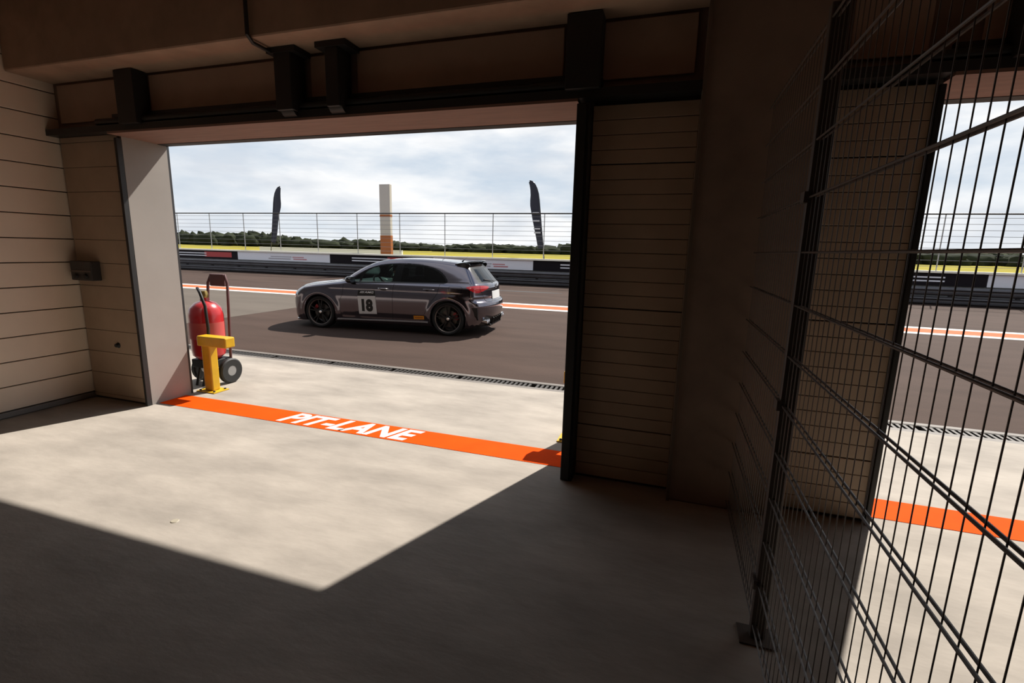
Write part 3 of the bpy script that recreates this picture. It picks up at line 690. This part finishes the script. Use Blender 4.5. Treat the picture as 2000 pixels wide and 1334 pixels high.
# wheel wells, arch lips, wheels
WELL = mat('wheel_well', (.006, .006, .006), .9); TYRE = mat('tyre_rubber', (.012, .0115, .011), .75)
RIM = mat('rim_black', (.006, .006, .006), .4); LIP = mat('rim_lip', (.38, .33, .31), .3, metal=.85); CALR = mat('caliper_red', (.35, .02, .03), .4)
DISC = mat('brake_disc', (.10, .095, .09), .4, metal=.8); CHR = mat('chrome', (.75, .75, .77), .15, metal=1.0)
def wheel(xc, s, front):
    yo = s*.885; sg = s
    P = lambda r, d: (r, yo-sg*d)      # d: depth inwards from the outer face
    ty = MB().lathe([P(.252, .02), P(.268, .006), P(.29, .0), P(.312, .012), P(.322, .03), P(.325, .06), P(.325, .18), P(.32, .205), P(.30, .222), P(.262, .222), P(.25, .20)], 64, 'y', (xc, 0, ZW)).build('wheel', TYRE, car, smooth=True)
    MB().lathe([P(.248, .012), P(.256, .008), P(.259, .012), P(.255, .024), P(.24, .03), P(.244, .016)], 64, 'y', (xc, 0, ZW)).build('rim_lip', LIP, ty, smooth=True)
    MB().lathe([P(.246, .022), P(.236, .05), P(.228, .10), P(.235, .2), P(.24, .215)], 48, 'y', (xc, 0, ZW)).build('rim_barrel', RIM, ty, smooth=True)
    sp = MB()
    for k in range(5):
        for dd in (-.17, .17):
            t = 2*math.pi*k/5+.3; t2 = t+dd
            ri, ro = .05, .242
            c, sn = math.cos(t+dd*.5), math.sin(t+dd*.5); c2, s2 = math.cos(t2), math.sin(t2)
            tan = (-sn, c); tan2 = (-s2, c2); wi, wo = .014, .011
            v = []
            for d0, d1 in ((.030, .022), (.055, .055)):
                v += [(xc+c*ri+tan[0]*wi, yo-sg*d0, ZW+sn*ri+tan[1]*wi), (xc+c*ri-tan[0]*wi, yo-sg*d0, ZW+sn*ri-tan[1]*wi),
                      (xc+c2*ro-tan2[0]*wo, yo-sg*d1, ZW+s2*ro-tan2[1]*wo), (xc+c2*ro+tan2[0]*wo, yo-sg*d1, ZW+s2*ro+tan2[1]*wo)]
            sp = MB().add(v, [(0, 1, 2, 3), (7, 6, 5, 4), (0, 4, 5, 1), (1, 5, 6, 2), (2, 6, 7, 3), (3, 7, 4, 0)])
            sp.build('spoke', RIM, ty, bevel=.003)
    MB().lathe([P(0, .022), P(.05, .024), P(.066, .034), P(.07, .07), P(0, .07)], 32, 'y', (xc, 0, ZW)).build('hub', RIM, ty, smooth=True)
    MB().lathe([P(0, .017), P(.026, .018), P(.031, .024)], 24, 'y', (xc, 0, ZW)).build('centre_cap', CHR, ty, smooth=True)
    MB().lathe([P(.06, .095), P(.165, .095), P(.165, .12), P(.06, .12)], 48, 'y', (xc, 0, ZW)).build('brake_disc', DISC, ty, smooth=True)
    a0 = math.radians(150 if front else 20)
    MB().lathe([P(.12, .075), P(.185, .075), P(.19, .14), P(.12, .14), P(.12, .075)], 14, 'y', (xc, 0, ZW), a0-.45, a0+.45).build('caliper', CALR, ty, smooth=True)
    # well liner
    lin = MB(); n = 30; ring_ = []
    for i in range(n+1):
        t = -.35+(math.pi+.7)*i/n; x_, z_ = xc+RA*math.cos(t), ZW+RA*math.sin(t)
        z_ = max(z_, .14)
        yy_ = float(side_y(np.array([x_]), np.array([max(z_, .15)]))[0])-.004
        ring_.append(((x_, s*yy_, z_), (x_, s*.56, z_)))
    v = [q for r in ring_ for q in r]; fcs = [(2*i, 2*i+2, 2*i+3, 2*i+1) for i in range(n)]+[tuple(2*i+1 for i in range(n+1))]
    lin.add(v, fcs).build('wheel_well', WELL, car)
    arc = [(xc+(RA+.001)*math.cos(t), ZW+(RA+.001)*math.sin(t)) for t in np.linspace(-.30, math.pi+.30, 44)]
    MB().tube(on_side(arc, s, -.003), .009, 8).build('arch_lip', PAINT, car, smooth=True)
for s in (-1, 1):
    wheel(XWF, s, True); wheel(XWR, s, False)
# side skirts
SKIRT = mat('skirt_silver_grey', (.30, .26, .25), .35, metal=.5, coat=.5)
for s in (-1, 1):
    pr = []
    xs_ = np.linspace(1.27, 3.21, 24); zz = .185+.035*(xs_-1.27)/1.94
    yb = side_y(xs_, zz+.03)
    v = []
    for x, y, z in zip(xs_, yb, zz):
        v += [(x, s*(y-.03), z+.045), (x, s*(y+.018), z+.035), (x, s*(y+.026), z+.012), (x, s*(y+.012), z), (x, s*(y-.05), z-.005)]
    n = 24; fc = [(5*i+j, 5*i+5+j, 5*i+6+j, 5*i+1+j) for i in range(n-1) for j in range(4)]+[(0, 1, 2, 3, 4), tuple(5*(n-1)+j for j in (4, 3, 2, 1, 0))]
    MB().add(v, fc).build('side_skirt', SKIRT, car, smooth=True)
# handles and mirrors
for s in (-1, 1):
    for (x0, x1, z, dr_i) in ((2.185, 2.395, .853, 0), (3.125, 3.36, .872, 1)):
        xs_ = np.linspace(x0, x1, 9); y_ = side_y(xs_, np.full(9, z)); bulge = .012+.020*np.sin(np.linspace(0, math.pi, 9))**.5
        MB().tube([(x, s*(y+b), z) for x, y, b in zip(xs_, y_, bulge)], .011, 8, radii=[.008]+[.0125]*7+[.008]).build('door_handle', CHR if dr_i == 0 else mat('handle_grey', (.28, .27, .29), .25, metal=.8), car, smooth=True)
        MB().prism([(x0+.03+(x1-x0-.06)*(.5+.5*math.cos(t)), z-.012+.026*math.sin(t)) for t in np.linspace(0, 2*math.pi, 16, endpoint=False)], s*float(y_[4])-.002, s*float(y_[4])+.002).build('handle_recess', SEAM, car)
    mir = MB()
    v = []; n = 14
    for i, (dx, sc) in enumerate(((-.085, .25), (-.07, .62), (-.035, .9), (.0, 1.0), (.03, .97), (.05, .86))):
        for j in range(n):
            t = 2*math.pi*j/n; v.append((1.62+dx, s*(.945+.115*sc*math.copysign(abs(math.cos(t))**.7, math.cos(t))), 1.005+.068*sc*math.copysign(abs(math.sin(t))**.7, math.sin(t))))
    fc = [(i*n+j, (i+1)*n+j, (i+1)*n+(j+1) % n, i*n+(j+1) % n) for i in range(5) for j in range(n)]+[tuple(range(n)), tuple(5*n+j for j in range(n))]
    mm = mir.add(v, fc).build('wing_mirror', BLKG, car, smooth=True)
    MB().prism([(.855, .945), (.90, .945), (.93, .965), (.84, .975)], 1.60, 1.66, 'x').build('mirror_arm', BLKG, mm) if s > 0 else MB().prism([(-.855, .945), (-.90, .945), (-.93, .965), (-.84, .975)], 1.60, 1.66, 'x').build('mirror_arm', BLKG, mm)
    MB().prism([(s*(.945+.095*math.cos(t)), 1.005+.054*math.sin(t)) for t in np.linspace(0, 2*math.pi, 18, endpoint=False)], 1.669, 1.673, 'x').build('mirror_glass', CHR, mm)
# roof spoiler
sv = []; ny = 21; prof_s = [(0, .0), (.10, .012), (.22, .022), (.275, .024), (.285, .012), (.22, -.006), (.10, -.016), (.0, -.014)]
for i in range(ny):
    y = -.60+1.2*i/(ny-1); e_s = (abs(y)/.60)**4; x0 = 3.73-.02*abs(y)-.06*e_s; zc = 1.372+.020*(1-(y/.6)**2)-.035*e_s
    zc = float(top_z(np.array([3.76]), np.array([y*.9]))[0])+.012 - .02*e_s
    sv += [(x0+a*(1-.25*e_s), y, zc+b*1.5) for a, b in prof_s]
k = len(prof_s); fc = [(i*k+j, i*k+(j+1) % k, (i+1)*k+(j+1) % k, (i+1)*k+j) for i in range(ny-1) for j in range(k)]+[tuple(range(k)), tuple((ny-1)*k+j for j in range(k))]
spo = MB().add(sv, fc).build('roof_spoiler', BLKG, car, smooth=True)
for s in (-1, 1):
    MB().prism([(3.60, 1.275), (3.74, 1.345), (3.94, 1.372), (3.96, 1.34), (3.93, 1.285), (3.86, 1.25), (3.74, 1.25)], s*.585, s*.612).build('side_fin', BLKG, spo, bevel=.006)
MB().tube([(3.60, 0, 1.385), (3.63, 0, 1.42), (3.66, 0, 1.432)], .012, 8, radii=[.022, .010, .003]).build('antenna', BLKG, car, smooth=True)
MB().tube([(3.66, 0, 1.428), (3.71, 0, 1.50)], .0015, 5).build('antenna_whip', BLKG, car)
# rear: plate, emblem, wiper, exhausts, bumper crease
for y0, y1, z0, z1, off, nm, m_ in ((-.28, .28, .69, .845, .008, 'number_plate', mat('plate_white', (.72, .72, .70), .4)),):
    yy = np.linspace(y0, y1, 9); v = []
    for z in (z0, z1): v += [(float(rear_x(np.array([y]), np.array([z]))[0])+off, y, z) for y in yy]
    for z in (z0, z1): v += [(float(rear_x(np.array([y]), np.array([z]))[0])+off-.006, y, z) for y in yy]
    fc = [(i, i+1, 10+i, 9+i) for i in range(8)]+[(18+i+1, 18+i, 27+i, 28+i) for i in range(8)]+[(i, 18+i, 19+i, i+1) for i in range(8)]+[(9+i, 10+i, 28+i, 27+i) for i in range(8)]+[(0, 9, 27, 18), (8, 26, 35, 17)]
    MB().add(v, fc).build(nm, m_, car)
xe = float(rear_x(np.array([0.]), np.array([.935]))[0])
em = MB().lathe([(.040, 0), (.046, 0), (.046, .008), (.040, .008), (.040, 0)], 32, 'x', (xe+.001, 0, .935)).build('emblem', CHR, car, smooth=True)
for k in range(3):
    t = math.pi/2+k*2*math.pi/3
    MB().prism([(.043*math.cos(t), .935+.043*math.sin(t)), (.008*math.cos(t+1.2), .935+.008*math.sin(t+1.2)), (.008*math.cos(t-1.2), .935+.008*math.sin(t-1.2))], xe+.001, xe+.008, 'x').build('emblem_ray', CHR, em)
wx = rear_x(np.array([0., -.1, -.25, -.40]), np.array([1.02, 1.045, 1.06, 1.07]))
MB().tube([(wx[0]+.03, 0, 1.025), (wx[1]+.025, -.1, 1.045), (wx[2]+.02, -.25, 1.06), (wx[3]+.015, -.40, 1.07)], .009, 6).build('rear_wiper', BLKG, car)
for s in (-1, 1):
    for dy in (-.055, .055):
        MB().lathe([(.026, 4.22), (.042, 4.22), (.044, 4.325), (.040, 4.328), (.037, 4.28), (0, 4.28)], 28, 'x', (0, s*.56+dy, .285)).build('exhaust_tip', CHR, car, smooth=True)
    MB().prism([(s*.86, .56), (s*.80, .52), (s*.74, .44), (s*.74, .34), (s*.80, .32), (s*.84, .40)], 4.02 if s else 0, 4.19, 'x').build('bumper_vent', mat('black_plastic', (.012, .012, .012), .45), car, bevel=.004)
MB().box(4.10, 4.33, -.42, .42, .17, .21).build('diffuser_blade', mat('black_plastic', (.012, .012, .012), .45), car, bevel=.01)
for y in (-.3, -.15, 0, .15, .3): MB().prism([(4.12, .19), (4.34, .19), (4.375, .32), (4.30, .36)], y-.008, y+.008).build('diffuser_fin', mat('black_plastic', (.012, .012, .012), .45), car)
sp_ = [(.045+.34*(abs(y)/.88)**2.6, y) for y in np.linspace(-.80, .80, 25)]
MB().prism(sp_+[(.6, .80), (.6, -.80)], .135, .155, 'z').build('front_splitter', BLKG, car)
# door decals (follow the door surface)
def decal(name, poly4, m_, off, nx=12, nz=8):
    (a, b, c, d) = [np.array(p, float) for p in poly4]; v = []
    for j in range(nz+1):
        for i in range(nx+1):
            u, w = i/nx, j/nz; p = (a*(1-u)+b*u)*(1-w)+(d*(1-u)+c*u)*w; v.append(p)
    P = np.array(v); y = side_y(P[:, 0], P[:, 1]); vv = [(p[0], -(q+off), p[1]) for p, q in zip(P, y)]
    fc = [(j*(nx+1)+i, j*(nx+1)+i+1, (j+1)*(nx+1)+i+1, (j+1)*(nx+1)+i) for j in range(nz) for i in range(nx)]
    return mesh_obj(name, vv, fc, m_, car, True)
def decal_text(name, txt, x0, z0, x1, z1, m_, off, bold=0.0, shear=0.0, parent=None, slant=0.0):
    v, f = text_mesh(txt, bold, shear); X = x0+(x1-x0)*v[:, 0]/v[:, 0].max(); Z = z0+(z1-z0)*v[:, 1]/v[:, 1].max()
    y = side_y(X, Z); return mesh_obj(name, [(a, -(b+off), c) for a, b, c in zip(X, y, Z)], f, m_, parent or car)
DW = mat('decal_white', (.78, .77, .76), .4); DB = mat('decal_black', (.008, .008, .008), .4)
sq = decal('number_square', [(1.745, .330), (2.13, .345), (2.115, .698), (1.733, .686)], DW, .003); sq['label'] = 'white square with black 18 on the front door'
decal_text('number_text', '18', 1.815, .385, 2.055, .635, DB, .006, .06)
stp = decal('name_strip', [(1.733, .700), (2.115, .712), (2.10, .810), (1.75, .800)], DB, .003)
decal_text('name_text', 'AMG', 1.885, .748, 2.085, .788, DW, .006, .02, .2)
for k in range(3):
    x = 1.785+.03*k; q = np.array([(x, .746), (x+.016, .746), (x+.044, .786), (x+.028, .786)]); y = side_y(q[:, 0], q[:, 1])
    mesh_obj('name_bar', [(a[0], -(b+.006), a[1]) for a, b in zip(q, y)], [(0, 1, 2, 3)], DW, car)
ys = decal('sponsor_sticker', [(2.905, .283), (3.122, .290), (3.122, .360), (2.905, .353)], mat('sticker_orange', (.85, .33, .02), .4), .004); ys['label'] = 'small orange sticker low on the rear door'
q = decal('sticker_print', [(2.93, .308), (3.10, .313), (3.10, .332), (2.93, .327)], mat('sticker_print_brown', (.45, .13, .02), .5), .007)
# cabin
CAB = mat('cabin_dark', (.16, .19, .175), .8); SEAT = mat('seat_dark', (.03, .028, .028), .7)
MB().box(1.35, 4.05, -.70, .70, .22, .34).build('cabin_floor', CAB, car)
MB().box(3.30, 4.1, -.66, .66, .34, .86).build('boot_floor', CAB, car)
MB().prism([(1.25, .62), (1.25, .955), (1.45, .975), (1.75, .95), (1.82, .88), (1.78, .62)], -.70, .70).build('dashboard', CAB, car, bevel=.02)
for s in (-1, 1): MB().prism([(1.4, .3), (3.6, .3), (3.6, .93), (1.5, .93)], s*.76, s*.735).build('door_card', CAB, car)
def seat(x, y, w):
    st_ = MB().prism([(x-.42, .50), (x-.40, .56), (x-.02, .50), (x+.05, .40), (x-.02, .34), (x-.40, .36)], y-w, y+w).build('seat', SEAT, car, bevel=.03)
    MB().prism([(x, .46), (x-.03, .60), (x+.10, 1.02), (x+.16, 1.05), (x+.21, 1.0), (x+.12, .5)], y-w, y+w).build('backrest', SEAT, st_, bevel=.03)
    MB().prism([(x+.12, 1.07), (x+.14, 1.24), (x+.19, 1.25), (x+.22, 1.20), (x+.20, 1.07)], y-.12, y+.12).build('headrest', SEAT, st_, bevel=.02)
    for d in (-.05, .05): MB().tube([(x+.16, y+d, 1.0), (x+.165, y+d, 1.1)], .007, 6).build('headrest_stem', CHR, st_)
seat(2.33, -.36, .24); seat(2.33, .36, .24); seat(3.18, -.36, .26); seat(3.18, .36, .26)
sw = MB(); pts = []
for k in range(33):
    t = 2*math.pi*k/32; pts.append((1.93-.07*math.sin(t), -.36+.18*math.cos(t), .90+.165*math.sin(t)))
stw = MB().tube(pts, .017, 8, cap=False).build('steering_wheel', BLK, car, smooth=True)
for t in (0, math.pi, -math.pi/2): MB().tube([(1.93-.07*math.sin(t), -.36+.17*math.cos(t), .90+.155*math.sin(t)), (1.915, -.36, .90)], .016, 6).build('wheel_spoke', BLK, stw)
MB().tube([(1.915, -.36, .90), (1.75, -.36, .84)], .035, 10).build('steering_column', BLK, stw)

# ------------------------------------------------------------------ driver (seated, hands on the steering wheel)
ca_, sa_ = math.cos(.09), math.sin(.09)
def car_pt(x, y, z): return (-7.643+x*ca_-y*sa_, 8.91+x*sa_+y*ca_, z)
jv, je, jr = [], [], []
def jadd(p, r, par=None):
    jv.append(p); jr.append(r if isinstance(r, tuple) else (r, r))
    if par is not None: je.append((par, len(jv)-1))
    return len(jv)-1
dy = -.36
pel = jadd((2.26, dy, .58), (.15, .12)); wa = jadd((2.30, dy, .72), (.13, .11), pel); ch = jadd((2.36, dy, .90), (.155, .115), wa); nk0 = jadd((2.375, dy, 1.02), (.07, .06), ch)
nk = jadd((2.36, dy, 1.075), .052, nk0); hd0 = jadd((2.345, dy, 1.12), (.066, .072), nk); hd1 = jadd((2.34, dy, 1.18), (.076, .092), hd0); hd2 = jadd((2.345, dy, 1.235), (.072, .09), hd1)
nose = jadd((2.255, dy, 1.165), .014, hd1)
for s_ in (-1, 1):
    hip = jadd((2.16, dy+s_*.11, .57), .085, pel); kn_ = jadd((1.86, dy+s_*.15, .62), .065, hip); an = jadd((1.62, dy+s_*.13, .42), .042, kn_); jadd((1.52, dy+s_*.13, .39), .035, an)
    sh = jadd((2.36, dy+s_*.19, .955), .062, ch); el = jadd((2.16, dy+s_*.23, .81), .042, sh); wr = jadd((2.00, dy+s_*.19, .89), .028, el); pm = jadd((1.955, dy+s_*.185, .915), (.03, .02), wr)
    jadd((2.345, dy+s_*.088, 1.165), .014, hd1)
    for k_, dz in enumerate((-.026, -.009, .009, .026)):
        f1 = jadd((1.925, dy+s_*.195, .925+dz), .0095, pm); jadd((1.905, dy+s_*.175, .925+dz*1.05), .0085, f1)
    t1 = jadd((1.955, dy+s_*.16, .945), .010, pm); jadd((1.935, dy+s_*.15, .955), .009, t1)
me = bpy.data.meshes.new('person'); me.from_pydata([car_pt(*p) for p in jv], je, [])
tmp = bpy.data.objects.new('person_tmp', me); COL.objects.link(tmp)
sk = tmp.modifiers.new('skin', 'SKIN'); sub = tmp.modifiers.new('sub', 'SUBSURF'); sub.levels = 2
for i, d in enumerate(me.skin_vertices[0].data): d.radius = jr[i]; d.use_root = (i == 0)
dg = bpy.context.evaluated_depsgraph_get(); em_ = bpy.data.meshes.new_from_object(tmp.evaluated_get(dg))
bpy.data.objects.remove(tmp)
em_.name = 'person'; em_.materials.clear(); em_.materials.append(mat('dark_jacket', (.015, .015, .018), .8)); em_.materials.append(mat('skin', (.36, .20, .14), .5))
for p in em_.polygons:
    c_ = p.center; lx = (c_.x+7.643)*ca_+(c_.y-8.91)*sa_
    if c_.z > 1.035 or (lx < 1.99 and c_.z > .86): p.material_index = 1
em_.shade_smooth()
per = bpy.data.objects.new('person', em_); COL.objects.link(per); tag(per, 'person in dark clothing and cap driving the grey car, hands on the wheel', 'person')
cap = MB()
v = []; n = 20
for a, (rz, rr) in enumerate(((1.185, 1.0), (1.22, 1.02), (1.26, .93), (1.29, .72), (1.308, .4))):
    for j in range(n):
        t = 2*math.pi*j/n; v.append(car_pt(2.348+.103*rr*math.cos(t), dy+.088*rr*math.sin(t), rz+(.012*math.cos(t) if a == 0 else 0)))
fc = [(a*n+j, a*n+(j+1) % n, (a+1)*n+(j+1) % n, (a+1)*n+j) for a in range(4) for j in range(n)]+[tuple(4*n+j for j in range(n))]
cap.add(v, fc)
cap.add([car_pt(2.26, dy-.07, 1.205), car_pt(2.26, dy+.07, 1.205), car_pt(2.175, dy+.05, 1.195), car_pt(2.165, dy, 1.198), car_pt(2.175, dy-.05, 1.195)], [(0, 1, 2, 3, 4)])
cap.build('cap', mat('cap_black', (.012, .012, .013), .8), per, smooth=True)
for s_ in (-1, 1):
    MB().lathe([(0, -.006), (.007, -.003), (.009, 0), (.007, .003), (0, .006)], 10, 'x', car_pt(2.262, dy+s_*.032, 1.185)).build('eye', mat('eye_dark', (.02, .015, .012), .3), per, smooth=True)
MB().tube([car_pt(2.268, dy-.022, 1.122), car_pt(2.262, dy, 1.120), car_pt(2.268, dy+.022, 1.122)], .005, 6).build('mouth', mat('lip', (.28, .10, .09), .5), per, smooth=True)
